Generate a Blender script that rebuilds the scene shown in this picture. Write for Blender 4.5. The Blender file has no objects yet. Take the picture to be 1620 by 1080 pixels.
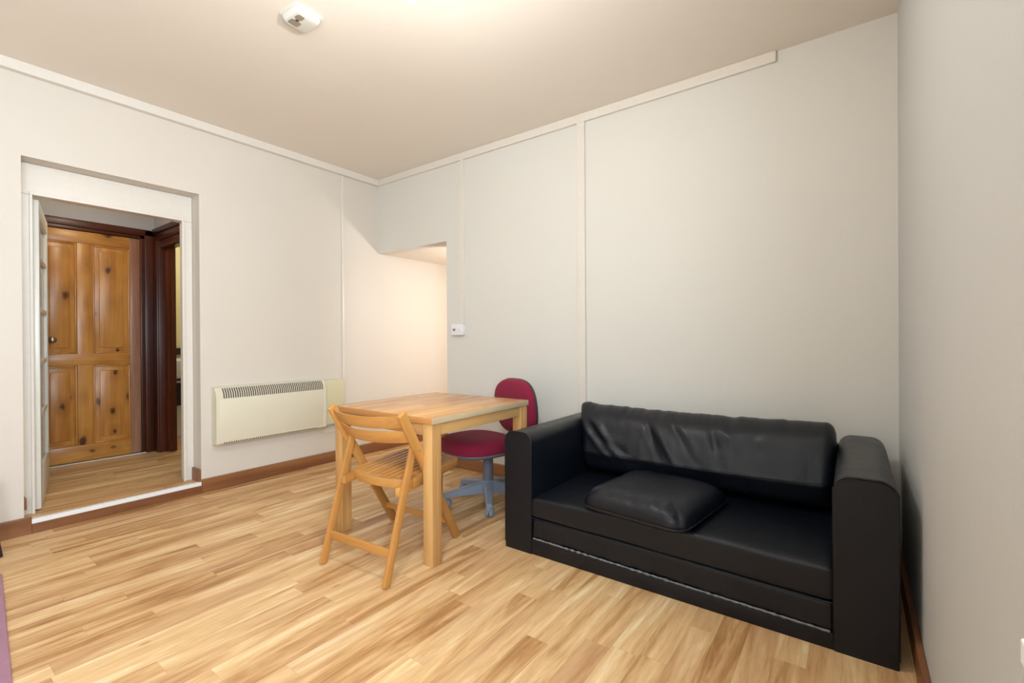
import bpy, bmesh, math, random
from mathutils import Vector, Matrix, noise
random.seed(7)
S = bpy.context.scene
COL = S.collection
V = Vector
# ------------------------------------------------------------------ helpers
def link(o, parent=None):
    COL.objects.link(o)
    if parent is not None: o.parent = parent
    return o
def tag(o, label, cat, group=None, kind=None):
    o['label'] = label
    if cat: o['category'] = cat
    if group: o['group'] = group
    if kind: o['kind'] = kind
    return o
def thing(name, loc, label, cat, rz=0, group=None):
    o = bpy.data.objects.new(name, None); o.empty_display_size = .1
    o.location = loc; o.rotation_euler = (0, 0, rz); link(o)
    return tag(o, label, cat, group)
def struct(name, loc=(0, 0, 0)):
    o = bpy.data.objects.new(name, None); o.location = loc; link(o); o['kind'] = 'structure'
    return o
def obj(name, bm, mat, parent=None, smooth=False, auto=None, kind=None):
    bmesh.ops.recalc_face_normals(bm, faces=bm.faces[:])
    me = bpy.data.meshes.new(name); bm.to_mesh(me); bm.free()
    for m in (mat if isinstance(mat, (list, tuple)) else [mat]): me.materials.append(m)
    if smooth or auto:
        for p in me.polygons: p.use_smooth = True
    o = link(bpy.data.objects.new(name, me), parent)
    if auto:
        me.set_sharp_from_angle(angle=math.radians(auto))
    if kind: o['kind'] = kind
    return o
def sobj(name, bm, mat, **k):
    return obj(name, bm, mat, kind='structure', **k)
def box(bm, lo, hi, bev=0, seg=2, mi=0):
    t = bmesh.new(); lo, hi = V(lo), V(hi)
    bmesh.ops.create_cube(t, size=1)
    for v in t.verts:
        v.co = V(((lo[i] + hi[i]) / 2 + v.co[i] * (hi[i] - lo[i]) for i in range(3)))
    if bev: bmesh.ops.bevel(t, geom=t.edges[:], offset=bev, segments=seg, affect='EDGES', profile=.5)
    for f in t.faces: f.material_index = mi
    merge(bm, t)
def merge(bm, t, M=None):
    if M is not None: bmesh.ops.transform(t, matrix=M, verts=t.verts)
    me = bpy.data.meshes.new('_t'); t.to_mesh(me); t.free(); bm.from_mesh(me); bpy.data.meshes.remove(me)
def nb(): return bmesh.new()
def B_(*bx, bev=0, seg=2):
    bm = nb()
    for lo, hi in bx: box(bm, lo, hi, bev, seg)
    return bm
def frame_mat(p, q, side):
    p, q = V(p), V(q); x = (q - p).normalized(); s = V(side); z = x.cross(s).normalized(); y = z.cross(x).normalized()
    M = Matrix((x, y, z)).transposed().to_4x4(); M.translation = (p + q) / 2
    return M, (q - p).length
def board(name, p, q, w, t, side, mat, parent, bev=.003, label=None):
    """straight board from p to q; w = size along 'side', t = the other size; grain along its length"""
    M, L = frame_mat(p, q, side)
    bm = nb(); box(bm, (-L / 2, -w / 2, -t / 2), (L / 2, w / 2, t / 2), bev)
    o = obj(name, bm, mat, parent, auto=40); o.matrix_local = M
    if label: o['label'] = label
    return o
def tube(bm, pts, r, n=10, closed=False, rf=None):
    pts = [V(p) for p in pts]; rings = []; N = len(pts)
    up = V((0, 0, 1))
    for i, p in enumerate(pts):
        a = pts[(i - 1) % N] if (closed or i > 0) else p; b = pts[(i + 1) % N] if (closed or i < N - 1) else p
        d = (b - a).normalized()
        ref = up if abs(d.z) < .95 else V((1, 0, 0))
        s = d.cross(ref).normalized(); u = s.cross(d)
        rr = rf(i / (N - 1)) if rf else r
        rings.append([bm.verts.new(p + (s * math.cos(k * 2 * math.pi / n) + u * math.sin(k * 2 * math.pi / n)) * rr) for k in range(n)])
    for i in range(N if closed else N - 1):
        A, Bq = rings[i], rings[(i + 1) % N]
        for k in range(n): bm.faces.new((A[k], A[(k + 1) % n], Bq[(k + 1) % n], Bq[k]))
    if not closed: bm.faces.new(rings[0]); bm.faces.new(rings[-1])
def lathe(bm, prof, n=32, M=None):
    t = nb(); rings = []
    for r, z in prof:
        if r < 1e-6: rings.append([t.verts.new((0, 0, z))])
        else: rings.append([t.verts.new((r * math.cos(k * 2 * math.pi / n), r * math.sin(k * 2 * math.pi / n), z)) for k in range(n)])
    for A, Bq in zip(rings, rings[1:]):
        for k in range(n):
            k2 = (k + 1) % n
            if len(A) == 1 and len(Bq) == 1: continue
            if len(A) == 1: t.faces.new((A[0], Bq[k2], Bq[k]))
            elif len(Bq) == 1: t.faces.new((A[k], A[k2], Bq[0]))
            else: t.faces.new((A[k], A[k2], Bq[k2], Bq[k]))
    merge(bm, t, M)
def prism(bm, poly, h0, h1, axis='z', bev=0):
    t = nb()
    def mk(a, b, h):
        return {'z': (a, b, h), 'y': (a, h, b), 'x': (h, a, b)}[axis]
    lo = [t.verts.new(mk(a, b, h0)) for a, b in poly]; hi = [t.verts.new(mk(a, b, h1)) for a, b in poly]
    t.faces.new(lo); t.faces.new(hi[::-1]); n = len(poly)
    for i in range(n): t.faces.new((lo[i], hi[i], hi[(i + 1) % n], lo[(i + 1) % n]))
    bmesh.ops.recalc_face_normals(t, faces=t.faces[:])
    if bev:
        ed = [e for e in t.edges if e.calc_face_angle(0) > .5]
        bmesh.ops.bevel(t, geom=ed, offset=bev, segments=2, affect='EDGES', profile=.5)
    merge(bm, t)
def catmull(P, n):
    out = []; N = len(P)
    for i in range(n):
        t = i / n * N; k = int(t); f = t - k
        p0, p1, p2, p3 = [V(P[(k + j) % N]) for j in (-1, 0, 1, 2)]
        out.append(.5 * ((2 * p1) + (p2 - p0) * f + (2 * p0 - 5 * p1 + 4 * p2 - p3) * f * f + (3 * p1 - p0 - 3 * p2 + p3) * f ** 3))
    return out
def rrect(hw, hh, r, n=6):
    pts = []
    for cx, cy, a0 in ((hw - r, hh - r, 0), (-hw + r, hh - r, 90), (-hw + r, -hh + r, 180), (hw - r, -hh + r, 270)):
        for k in range(n + 1):
            a = math.radians(a0 + 90 * k / n); pts.append((cx + r * math.cos(a), cy + r * math.sin(a)))
    return pts
# ------------------------------------------------------------------ materials
class N:
    def __init__(s, name):
        s.m = bpy.data.materials.new(name); s.m.use_nodes = True; s.t = s.m.node_tree
        s.b = s.t.nodes['Principled BSDF']
    def n(s, typ, **k):
        x = s.t.nodes.new(typ)
        for a, v in k.items():
            if hasattr(x, a): setattr(x, a, v)
            else: x.inputs[a].default_value = v
        return x
    def l(s, a, b): s.t.links.new(a, b)
    def math(s, op, a, b=None, c=None):
        x = s.t.nodes.new('ShaderNodeMath'); x.operation = op
        for i, v in enumerate((a, b, c)):
            if v is None: continue
            if hasattr(v, 'links'): s.l(v, x.inputs[i])
            else: x.inputs[i].default_value = v
        return x.outputs[0]
    def mix(s, f, a, b, typ='MIX'):
        x = s.t.nodes.new('ShaderNodeMix'); x.data_type = 'RGBA'; x.blend_type = typ
        for i, v in ((0, f), (6, a), (7, b)):
            if hasattr(v, 'links'): s.l(v, x.inputs[i])
            else: x.inputs[i].default_value = v if i == 0 else (*v, 1)
        return x.outputs[2]
    def ramp(s, f, stops):
        x = s.t.nodes.new('ShaderNodeValToRGB'); s.l(f, x.inputs[0]); e = x.color_ramp.elements
        while len(e) < len(stops): e.new(.5)
        for i, (p, c) in enumerate(stops):
            e[i].position = p; e[i].color = (*c, 1) if len(c) == 3 else c
        return x.outputs[0]
    def co(s, scale=(1, 1, 1), off=None, rnd=False):
        tc = s.n('ShaderNodeTexCoord'); mp = s.n('ShaderNodeMapping'); mp.inputs['Scale'].default_value = scale
        s.l(tc.outputs['Object'], mp.inputs['Vector'])
        if rnd:
            oi = s.n('ShaderNodeObjectInfo'); r = s.math('MULTIPLY', oi.outputs['Random'], 37.)
            cb = s.n('ShaderNodeCombineXYZ')
            for i in range(3): s.l(r, cb.inputs[i])
            s.l(cb.outputs[0], mp.inputs['Location'])
        return mp.outputs[0]
    def noise(s, co, scale=5, detail=4, rough=.5, dist=0):
        x = s.n('ShaderNodeTexNoise'); s.l(co, x.inputs['Vector'])
        x.inputs['Scale'].default_value = scale; x.inputs['Detail'].default_value = detail
        x.inputs['Roughness'].default_value = rough; x.inputs['Distortion'].default_value = dist
        return x.outputs['Fac']
    def bump(s, h, strength=.2, dist=.01):
        x = s.n('ShaderNodeBump'); x.inputs['Strength'].default_value = strength; x.inputs['Distance'].default_value = dist
        s.l(h, x.inputs['Height']); s.l(x.outputs[0], s.b.inputs['Normal'])
    def out(s, col=None, rough=None, **k):
        for nm, v in (('Base Color', col), ('Roughness', rough)):
            if v is None: continue
            if hasattr(v, 'links'): s.l(v, s.b.inputs[nm])
            else: s.b.inputs[nm].default_value = (*v, 1) if nm == 'Base Color' else v
        for a, v in k.items(): s.b.inputs[a.replace('_', ' ')].default_value = v
        return s.m
def srgb(h):
    h = h.lstrip('#'); c = [int(h[i:i + 2], 16) / 255 for i in (0, 2, 4)]
    return tuple(x / 12.92 if x < .04045 else ((x + .055) / 1.055) ** 2.4 for x in c)
def plain(name, col, rough=.5, nz=.04, scale=30, bump=0, **k):
    m = N(name); c = m.co(); f = m.noise(c, scale, 3)
    a = tuple(x * (1 - nz) for x in col); b = tuple(min(1, x * (1 + nz)) for x in col)
    if bump: m.bump(m.noise(m.co(), scale * 4, 3), bump, .002)
    return m.out(m.mix(f, a, b), rough, **k)
def paint(name, col, lump=.35):
    m = N(name); c = m.co(); f = m.noise(c, 1.6, 3, .55)
    m.bump(m.noise(m.co(), 14, 5, .6), lump, .004)
    return m.out(m.mix(f, tuple(x * .965 for x in col), tuple(min(1, x * 1.02) for x in col)), .62)
def wood(name, cols, axis=0, grain=26, stretch=.09, rough=.45, knots=0, knot_col=(.05, .02, .01), strips=None, knot_sc=3., contrast=1., bump=.08):
    m = N(name); sc = [1, 1, 1]; sc[axis] = stretch
    c = m.co(tuple(sc), rnd=True)
    if strips:
        tc = m.n('ShaderNodeTexCoord'); sx = m.n('ShaderNodeSeparateXYZ'); m.l(tc.outputs['Object'], sx.inputs[0])
        across = sx.outputs[strips[0]]; along = sx.outputs[axis]
        iu = m.math('FLOOR', m.math('DIVIDE', across, strips[1])); w1 = m.n('ShaderNodeTexWhiteNoise', noise_dimensions='1D'); m.l(iu, w1.inputs['W'])
        iv = m.math('FLOOR', m.math('ADD', m.math('DIVIDE', along, strips[2]), m.math('MULTIPLY', w1.outputs[0], 9.)))
        cb = m.n('ShaderNodeCombineXYZ'); m.l(iu, cb.inputs[0]); m.l(iv, cb.inputs[1])
        w2 = m.n('ShaderNodeTexWhiteNoise', noise_dimensions='2D'); m.l(cb.outputs[0], w2.inputs['Vector'])
        va = m.n('ShaderNodeVectorMath', operation='ADD'); m.l(c, va.inputs[0])
        sc2 = m.n('ShaderNodeVectorMath', operation='SCALE'); m.l(w2.outputs[1], sc2.inputs[0]); sc2.inputs[3].default_value = 20
        m.l(sc2.outputs[0], va.inputs[1]); c = va.outputs[0]
    g1 = m.noise(c, grain, 5, .6, .6); g2 = m.noise(c, grain * .22, 3, .5, 1.2)
    f = m.math('ADD', m.math('MULTIPLY', g1, .5 * contrast), m.math('MULTIPLY', g2, .5))
    f = m.math('ADD', m.math('MULTIPLY', m.math('SUBTRACT', f, .4), 2.2), .25)
    if strips: f = m.math('ADD', f, m.math('MULTIPLY', m.math('SUBTRACT', w2.outputs[0], .5), strips[3]))
    n = len(cols); col = m.ramp(f, [(i / (n - 1), x) for i, x in enumerate(cols)])
    if knots:
        ks = [knot_sc] * 3; ks[axis] = knot_sc * .62; kc = m.co(tuple(ks), rnd=True)
        vo = m.n('ShaderNodeTexVoronoi'); m.l(kc, vo.inputs['Vector']); vo.inputs['Scale'].default_value = 1.
        d = m.math('ADD', vo.outputs['Distance'], m.math('MULTIPLY', m.math('SUBTRACT', m.noise(kc, 3, 4), .5), .30))
        sk = m.n('ShaderNodeSeparateColor'); m.l(vo.outputs['Color'], sk.inputs[0]); d = m.math('ADD', d, m.math('MULTIPLY', sk.outputs[0], .16))
        k1 = m.ramp(d, [(0, (1, 1, 1)), (knots * .6, (.85,) * 3), (knots, (0, 0, 0))])
        k2 = m.ramp(d, [(0, (.5,) * 3), (knots * 2.6, (0, 0, 0))])
        col = m.mix(k2, col, tuple(x * .45 for x in cols[0])); col = m.mix(k1, col, knot_col)
    m.bump(g1, bump, .002)
    return m.out(col, rough)
def leather(name, col, rough=.38, wrinkle=0.):
    m = N(name); vo = m.n('ShaderNodeTexVoronoi', feature='DISTANCE_TO_EDGE'); m.l(m.co(), vo.inputs['Vector']); vo.inputs['Scale'].default_value = 260
    h = m.math('MINIMUM', vo.outputs['Distance'], .12); h = m.math('MULTIPLY', h, 2.)
    if wrinkle:
        w = m.noise(m.co((1, 1, .45)), 9, 3, .55, 1.5); h = m.math('ADD', h, m.math('MULTIPLY', w, wrinkle))
    m.bump(h, .35, .003)
    f = m.noise(m.co(), 4, 3)
    rr = m.math('ADD', m.math('MULTIPLY', m.noise(m.co(), 11, 4), .16), rough - .08)
    return m.out(m.mix(f, tuple(x * .85 for x in col), tuple(x * 1.2 for x in col)), rr, Specular_IOR_Level=.36)
def fabric(name, col, scale=420):
    m = N(name); h = m.noise(m.co(), scale, 2, .7); m.bump(h, .5, .003)
    f = m.noise(m.co(), 60, 3)
    return m.out(m.mix(f, tuple(x * .8 for x in col), tuple(x * 1.15 for x in col)), .9, Sheen_Weight=.06)
def floor_mat(name, W=.098, L=.82):
    m = N(name); tc = m.n('ShaderNodeTexCoord'); sx = m.n('ShaderNodeSeparateXYZ'); m.l(tc.outputs['Object'], sx.inputs[0])
    X, Y = sx.outputs[0], sx.outputs[1]
    u = m.math('DIVIDE', X, W); iu = m.math('FLOOR', u)
    w1 = m.n('ShaderNodeTexWhiteNoise', noise_dimensions='1D'); m.l(iu, w1.inputs['W'])
    v = m.math('ADD', m.math('DIVIDE', Y, L), m.math('MULTIPLY', w1.outputs[0], 13.7)); iv = m.math('FLOOR', v)
    cb = m.n('ShaderNodeCombineXYZ'); m.l(iu, cb.inputs[0]); m.l(iv, cb.inputs[1])
    w2 = m.n('ShaderNodeTexWhiteNoise', noise_dimensions='2D'); m.l(cb.outputs[0], w2.inputs['Vector'])
    s2 = m.n('ShaderNodeVectorMath', operation='SCALE'); m.l(w2.outputs[1], s2.inputs[0]); s2.inputs[3].default_value = 30
    def coord(scale):
        mp = m.n('ShaderNodeMapping'); mp.inputs['Scale'].default_value = scale; m.l(tc.outputs['Object'], mp.inputs['Vector'])
        va = m.n('ShaderNodeVectorMath', operation='ADD'); m.l(mp.outputs[0], va.inputs[0]); m.l(s2.outputs[0], va.inputs[1]); return va.outputs[0]
    fine = m.noise(coord((60, 5, 1)), 1, 5, .65, .5)
    mid = m.noise(coord((12, 1.15, 1)), 1, 5, .6, 1.0)
    big = m.noise(coord((5, 1.5, 1)), 1, 3, .5, .8)
    f = m.math('ADD', m.math('MULTIPLY', fine, .27), m.math('MULTIPLY', mid, .73))
    f = m.math('ADD', m.math('MULTIPLY', m.math('SUBTRACT', f, .5), 2.5), .54)
    f = m.math('ADD', f, m.math('MULTIPLY', m.math('SUBTRACT', w2.outputs[0], .5), .36))
    col = m.ramp(f, [(0, srgb('#8C6040')), (.25, srgb('#B38554')), (.5, srgb('#CFA675')), (.75, srgb('#E0BC8A')), (1, srgb('#EFD9B0'))])
    # reddish boards
    sepc = m.n('ShaderNodeSeparateColor'); m.l(w2.outputs[1], sepc.inputs[0])
    red = m.math('MULTIPLY', m.ramp(sepc.outputs[1], [(.45, (0, 0, 0)), (.95, (1, 1, 1))]), m.ramp(big, [(.35, (0, 0, 0)), (.7, (1, 1, 1))]))
    col = m.mix(m.math('MULTIPLY', red, .55), col, srgb('#B98A66'))
    # knots
    kc = coord((7, 2.6, 1)); vo = m.n('ShaderNodeTexVoronoi'); m.l(kc, vo.inputs['Vector']); vo.inputs['Scale'].default_value = 1.
    vo.inputs['Randomness'].default_value = 1.
    kd = m.math('ADD', vo.outputs['Distance'], m.math('MULTIPLY', m.math('SUBTRACT', m.noise(kc, 5, 3), .5), .1))
    kk = m.math('MULTIPLY', m.ramp(kd, [(0, (1, 1, 1)), (.085, (0, 0, 0))]), m.ramp(vo.outputs['Color'], [(.5, (0, 0, 0)), (.55, (1, 1, 1))]))
    col = m.mix(m.math('MULTIPLY', kk, .8), col, srgb('#7A4A2A'))
    # joints
    fu = m.math('FRACT', u); fv = m.math('FRACT', v)
    eu = m.math('MINIMUM', fu, m.math('SUBTRACT', 1., fu)); ev = m.math('MULTIPLY', m.math('MINIMUM', fv, m.math('SUBTRACT', 1., fv)), L / W)
    e = m.math('MINIMUM', eu, ev); j = m.ramp(e, [(0, (1, 1, 1)), (.014, (0, 0, 0))])
    col = m.mix(m.math('MULTIPLY', j, .28), col, srgb('#7D5330'))
    m.bump(m.math('SUBTRACT', m.math('MULTIPLY', fine, .25), j), .12, .001)
    return m.out(col, m.math('ADD', .36, m.math('MULTIPLY', fine, .12)), Specular_IOR_Level=.4)

M = {}
M['wall'] = paint('wall_paint', (.70, .645, .572))
M['wallb'] = paint('back_wall_paint', (.715, .70, .65))
M['ceil'] = paint('ceiling_paint', (.83, .765, .68), .25)
M['wallc'] = paint('shaded_wall_paint', (.54, .545, .535), .5)  # right wall's shade put into the colour: greyer than the other walls
M['hallw'] = paint('hall_paint', (.50, .50, .53))
M['cream'] = paint('cream_paint', (.80, .72, .42))
M['gloss'] = plain('white_gloss', (.75, .705, .635), .32)
M['glossw'] = plain('white_door_gloss', (.72, .72, .66), .3)
M['floor'] = floor_mat('laminate')
M['hfloor'] = floor_mat('hall_laminate')
bb = [srgb('#6B4024'), srgb('#8C5C3A'), srgb('#A57850')]
M['bbY'] = wood('skirting_wood_y', bb, 1, 14, .08, .4, .05, srgb('#2A140A'), knot_sc=2.6)
M['bbX'] = wood('skirting_wood_x', bb, 0, 14, .08, .4, .05, srgb('#2A140A'), knot_sc=2.6)
pine = [srgb('#9A5C22'), srgb('#C28640'), srgb('#DCA75C')]
M['pineZ'] = wood('pine_z', pine, 2, 20, .07, .3, .23, srgb('#3A1408'), knot_sc=7.)
M['pineY'] = wood('pine_y', pine, 1, 20, .07, .3, .23, srgb('#3A1408'), knot_sc=7.)
redp = [srgb('#6E402C'), srgb('#946650'), srgb('#B08C74')]
M['redZ'] = wood('stained_stile', redp, 2, 18, .07, .3, .1, srgb('#200A08'), knot_sc=4)
dk = [srgb('#2C0E06'), srgb('#4B2010'), srgb('#6B3418')]
M['darkZ'] = wood('dark_pine_z', dk, 2, 16, .06, .35, .08, srgb('#140503'), knot_sc=4)
M['darkY'] = wood('dark_pine_y', dk, 1, 16, .06, .35, .08, srgb('#140503'), knot_sc=4)
M['darkX'] = wood('dark_pine_x', dk, 0, 16, .06, .35, .08, srgb('#140503'), knot_sc=4)
tb = [srgb('#BC8C54'), srgb('#D8AC70'), srgb('#E8C48E')]
M['ttop'] = wood('table_top_wood', [srgb('#BC8550'), srgb('#D5A268'), srgb('#E6BC86')], 1, 30, .07, .27, strips=(0, .062, .5, .6), contrast=.7)
M['tleg'] = wood('table_leg_wood', tb, 0, 26, .05, .38, strips=(1, .031, 2., .35), contrast=.7)
M['tend'] = wood('table_apron_wood', tb, 0, 26, .06, .4, contrast=.7)
ch = [srgb('#B0773A'), srgb('#CB9450'), srgb('#DFB06E')]
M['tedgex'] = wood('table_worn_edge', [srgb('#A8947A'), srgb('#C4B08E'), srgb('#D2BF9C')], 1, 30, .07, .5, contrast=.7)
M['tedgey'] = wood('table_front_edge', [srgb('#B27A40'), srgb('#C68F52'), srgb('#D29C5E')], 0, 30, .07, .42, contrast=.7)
M['chair'] = wood('orange_beech', ch, 0, 22, .06, .36, contrast=.7)
M['leather'] = leather('black_leather', (.0042, .0060, .0105), .34)
M['leatherw'] = leather('black_leather_wrinkled', (.0042, .0060, .0105), .33, 2.6)
M['worn'] = plain('worn_leather_edge', (.16, .165, .18), .5, .9, 60)
M['maroon'] = fabric('maroon_fabric', srgb('#8A1238'))
M['grey'] = plain('grey_plastic', srgb('#6A6E7A'), .45)
M['dgrey'] = plain('dark_grey_plastic', srgb('#2B2D33'), .5)
M['star'] = plain('blue_grey_plastic', srgb('#8791A0'), .42)
M['black'] = plain('black_plastic', (.01, .01, .011), .5)
M['heater'] = plain('ivory_enamel', srgb('#DED9C4'), .38, .02)
M['ivory2'] = plain('aged_ivory_plastic', srgb('#D6CFAE'), .45, .02)
M['slot'] = plain('slot_dark', srgb('#4A3A34'), .8)
M['wplast'] = plain('white_plastic', (.82, .82, .84), .35, .01)
M['alarm'] = plain('alarm_plastic', (.70, .69, .64), .4, .01)
M['alarmg'] = plain('alarm_grille', srgb('#8E8C7A'), .7)
M['red'] = plain('red_lens', (.18, .01, .01), .3)
M['steel'] = plain('steel', (.45, .43, .40), .28, Metallic=1.)
M['purple'] = plain('dark_purple_lacquer', (.022, .008, .022), .35)
M['strip'] = plain('white_strip', (.85, .85, .85), .4, .01)
M['towel'] = fabric('dark_towel', (.03, .02, .02))
def rug_mat():
    m = N('mauve_pile'); m.bump(m.noise(m.co(), 300, 3, .7), .8, .006)
    return m.out(m.mix(m.noise(m.co(), 9, 3), srgb('#93526C'), srgb('#B4788E')), .95, Sheen_Weight=.3)
M['rug'] = rug_mat()
m = N('clear_glass'); M['glass'] = m.out((.93, .95, .96), .12, Transmission_Weight=.9, IOR=1.1)
m = N('bulb_glow'); m.b.inputs['Emission Color'].default_value = (1., .965, .92, 1); m.b.inputs['Emission Strength'].default_value = 1000.
M['bulb'] = m.out((1, 1, 1), .5)
# ------------------------------------------------------------------ room shell
H = 2.777; W = 4.141; YF = -4.55; YO1, YO2, ZO = -2.555, -1.627, 2.238; AX = .978; AZ = 2.03
HF = .08   # hall floor level
sobj('floor', B_(((-.02, YF - .1, -.1), (W + .1, 2.4, 0))), M['floor'])
sobj('floor', B_(((-2.7, -3.3, -.1), (-.0201, -.1, HF))), M['hfloor']).name = 'floor_hall'
sobj('ceiling', B_(((-.25, YF - .1, H), (W + .1, .13, H + .1))), M['ceil'])
sobj('ceiling_alcove', B_(((0, .1201, AZ), (2.4, 2.4, AZ + .1))), M['ceil'])
sobj('wall_left', B_(((-.22, YF, 0), (0, YO1, H)), ((-.22, YO2, 0), (0, 2.4, H)), ((-.22, YO1, ZO), (0, YO2, H))), M['wall'])
sobj('wall_back', B_(((0, 0, AZ), (AX, .12, H)), ((AX, 0, 0), (W, .12, H))), M['wallb'])
# right wall with the window beside the camera, plain front wall
WY1, WY2, WZ1, WZ2 = -4.15, -2.58, .875, 2.25
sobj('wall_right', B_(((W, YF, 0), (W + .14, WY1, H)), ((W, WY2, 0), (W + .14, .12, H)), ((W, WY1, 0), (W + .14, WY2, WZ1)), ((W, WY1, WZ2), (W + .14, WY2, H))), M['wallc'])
sobj('wall_front', B_(((-.22, YF - .12, 0), (W + .14, YF, H))), M['wall'])
wi = struct('window_1')
obj('window_frame', B_(((W + .06, WY1, WZ1), (W + .12, WY1 + .05, WZ2)), ((W + .06, WY2 - .05, WZ1), (W + .12, WY2, WZ2)), ((W + .06, WY1 + .05, WZ1), (W + .12, WY2 - .05, WZ1 + .05)), ((W + .06, WY1 + .05, WZ2 - .05), (W + .12, WY2 - .05, WZ2)), ((W + .07, (WY1 + WY2) / 2 - .02, WZ1 + .05), (W + .11, (WY1 + WY2) / 2 + .02, WZ2 - .05)), bev=.004), M['gloss'], wi)
obj('window_sill', B_(((W - .071, WY1 - .08, WZ1 - .022), (W + .06, -2.497, WZ1)), bev=.002), M['strip'], wi)
# alcove beyond the opening in the back wall
sobj('wall_alcove', B_(((AX, .12, 0), (AX + .08, .34, AZ)), ((AX, 1.35, 0), (AX + .08, 2.3, AZ)), ((0, 2.3, 0), (2.4, 2.4, AZ)), ((2.3, .12, 0), (2.4, 2.3, AZ)), ((AX + .08, .1201, 0), (2.3, .13, AZ))), M['wall'])
# trims: picture rail strips under the ceiling, cover strips, skirting
def strut(name, bx, mat, bev=.003):
    return sobj(name, B_(*bx, bev=bev), mat)
strut('trim_1', [((0, YF, H - .062), (.042, 0, H))], M['gloss'])
strut('trim_2', [((.042, -.022, H - .062), (3.603, 0, H))], M['gloss'])
strut('trim_3', [((2.321, -.022, .1), (2.383, 0, H - .062))], M['gloss'])
strut('trim_4', [((1.142, -.007, 1.274), (1.205, 0, H - .062))], M['gloss'], .002)
sobj('trim_5', B_(((1.172, -.026, 1.274), (1.203, -.007, H - .062)), bev=.003), M['gloss'])
strut('trim_6', [((0, -.425, .1), (.013, -.403, H - .062))], M['gloss'])
strut('baseboard_left', [((0, YF, 0), (.02, YO1 + .03, .1)), ((0, YO2, 0), (.02, 2.3, .1))], M['bbY'])
strut('baseboard_left_step', [((0, YO1 + .0301, 0), (.0195, YO2 - .0001, .056))], M['bbY'], .002)
strut('baseboard_back', [((AX, -.02, 0), (W - .02, 0, .1))], M['bbX'])
strut('baseboard_right', [((W - .02, YF, 0), (W, -.0, .1))], M['bbY'])
strut('baseboard_reveal', [((-.128, YO2 - .018, HF), (-.002, YO2, HF + .095))], M['bbX'])
strut('baseboard_reveal_left', [((-.12, YO1, HF + .06), (-.004, YO1 + .012, HF + .13))], M['bbX'])
sobj('trim_7', B_(((-.02, YO1 + .022, .0563), (.0185, YO2 - .004, .083)), bev=.003), M['strip'])
sobj('trim_8', B_(((-.2, YO1, .0), (-.0201, YO2, HF + .001))), M['hfloor'])
# ------------------------------------------------------------------ door 1 : white frame in the recess with an open glazed leaf
d1 = struct('door_1')
FX0, FX1 = -.215, -.13
obj('door_frame', B_(((FX0, YO1 + .001, HF), (FX1, YO1 + .062, 2.0449)), ((FX0, YO2 - .056, HF), (FX1, YO2 - .001, 2.0449)), ((FX0, YO1 + .001, 2.045), (FX1, YO2 - .001, ZO - .001)), bev=.004), M['gloss'], d1)
obj('door_stop', B_(((FX1 - .004, YO1 + .05, HF), (FX1 + .012, YO1 + .064, 2.043)), ((FX1 - .004, YO2 - .072, HF), (FX1 + .012, YO2 - .054, 2.043)), ((FX1 - .004, YO1 + .05, 2.043), (FX1 + .012, YO2 - .054, 2.063)), bev=.002), M['gloss'], d1)
hinge = V((-.175, -2.476, HF + .008)); de = V((-.978, .206, 0)).normalized(); LW, LH = .76, 1.94
leafM = Matrix((de, V((-de.y, de.x, 0)), V((0, 0, 1)))).transposed().to_4x4(); leafM.translation = hinge
bm = nb(); sw = .085; T0, T1 = -.02, .02
zs = [.24, .58, .92, 1.26, 1.60, LH - .1]
box(bm, (0, T0, 0), (sw, T1, LH), .004); box(bm, (LW - sw, T0, 0), (LW, T1, LH), .004)
box(bm, (sw - .001, T0, 0), (LW - sw + .001, T1, .24), .004); box(bm, (sw - .001, T0, LH - .1), (LW - sw + .001, T1, LH), .004)
for z in zs[1:-1]: box(bm, (sw - .002, T0 + .004, z - .014), (LW - sw + .002, T1 - .004, z + .014), .003)
lf = obj('door_leaf', bm, M['glossw'], d1, auto=40); lf.matrix_local = leafM
for z0, z1 in zip(zs, zs[1:]):
    obj('glass_pane', B_(((sw - .004, -.003, z0), (LW - sw + .004, .003, z1))), M['glass'], lf)
# ------------------------------------------------------------------ door 2 : pine panelled door across the hall
d2 = struct('door_2'); DX = -1.51
DZ0, DZ1 = HF + .012, 2.108; yL, yR = -2.36, -1.577
def pl(name, y0, y1, z0, z1, mat, par, x1=DX, th=.04, bev=.004):
    return obj(name, B_(((x1 - th, y0, z0), (x1, y1, z1)), bev=bev), mat, par, auto=40)
leaf = pl('door_leaf', yL + .002, yR - .002, DZ0 + .002, DZ1 - .002, M['pineZ'], d2, x1=DX - .031, th=.008, bev=.001)
pl('stile', yL, yL + .115, DZ0, DZ1, M['pineZ'], leaf)
pl('stile', -1.655, yR, DZ0, DZ1, M['redZ'], leaf)['label'] = 'reddish brown stained stile'
pl('stile', -2.025, -1.918, DZ0 + .139, DZ1 - .104, M['pineZ'], leaf)
yA, yB = yL + .115, -1.655
for z0, z1 in ((DZ0, DZ0 + .14), (.93, 1.035), (DZ1 - .105, DZ1)): pl('rail', yA - .001, yB + .001, z0, z1, M['pineY'], leaf, x1=DX + .001)
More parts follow.
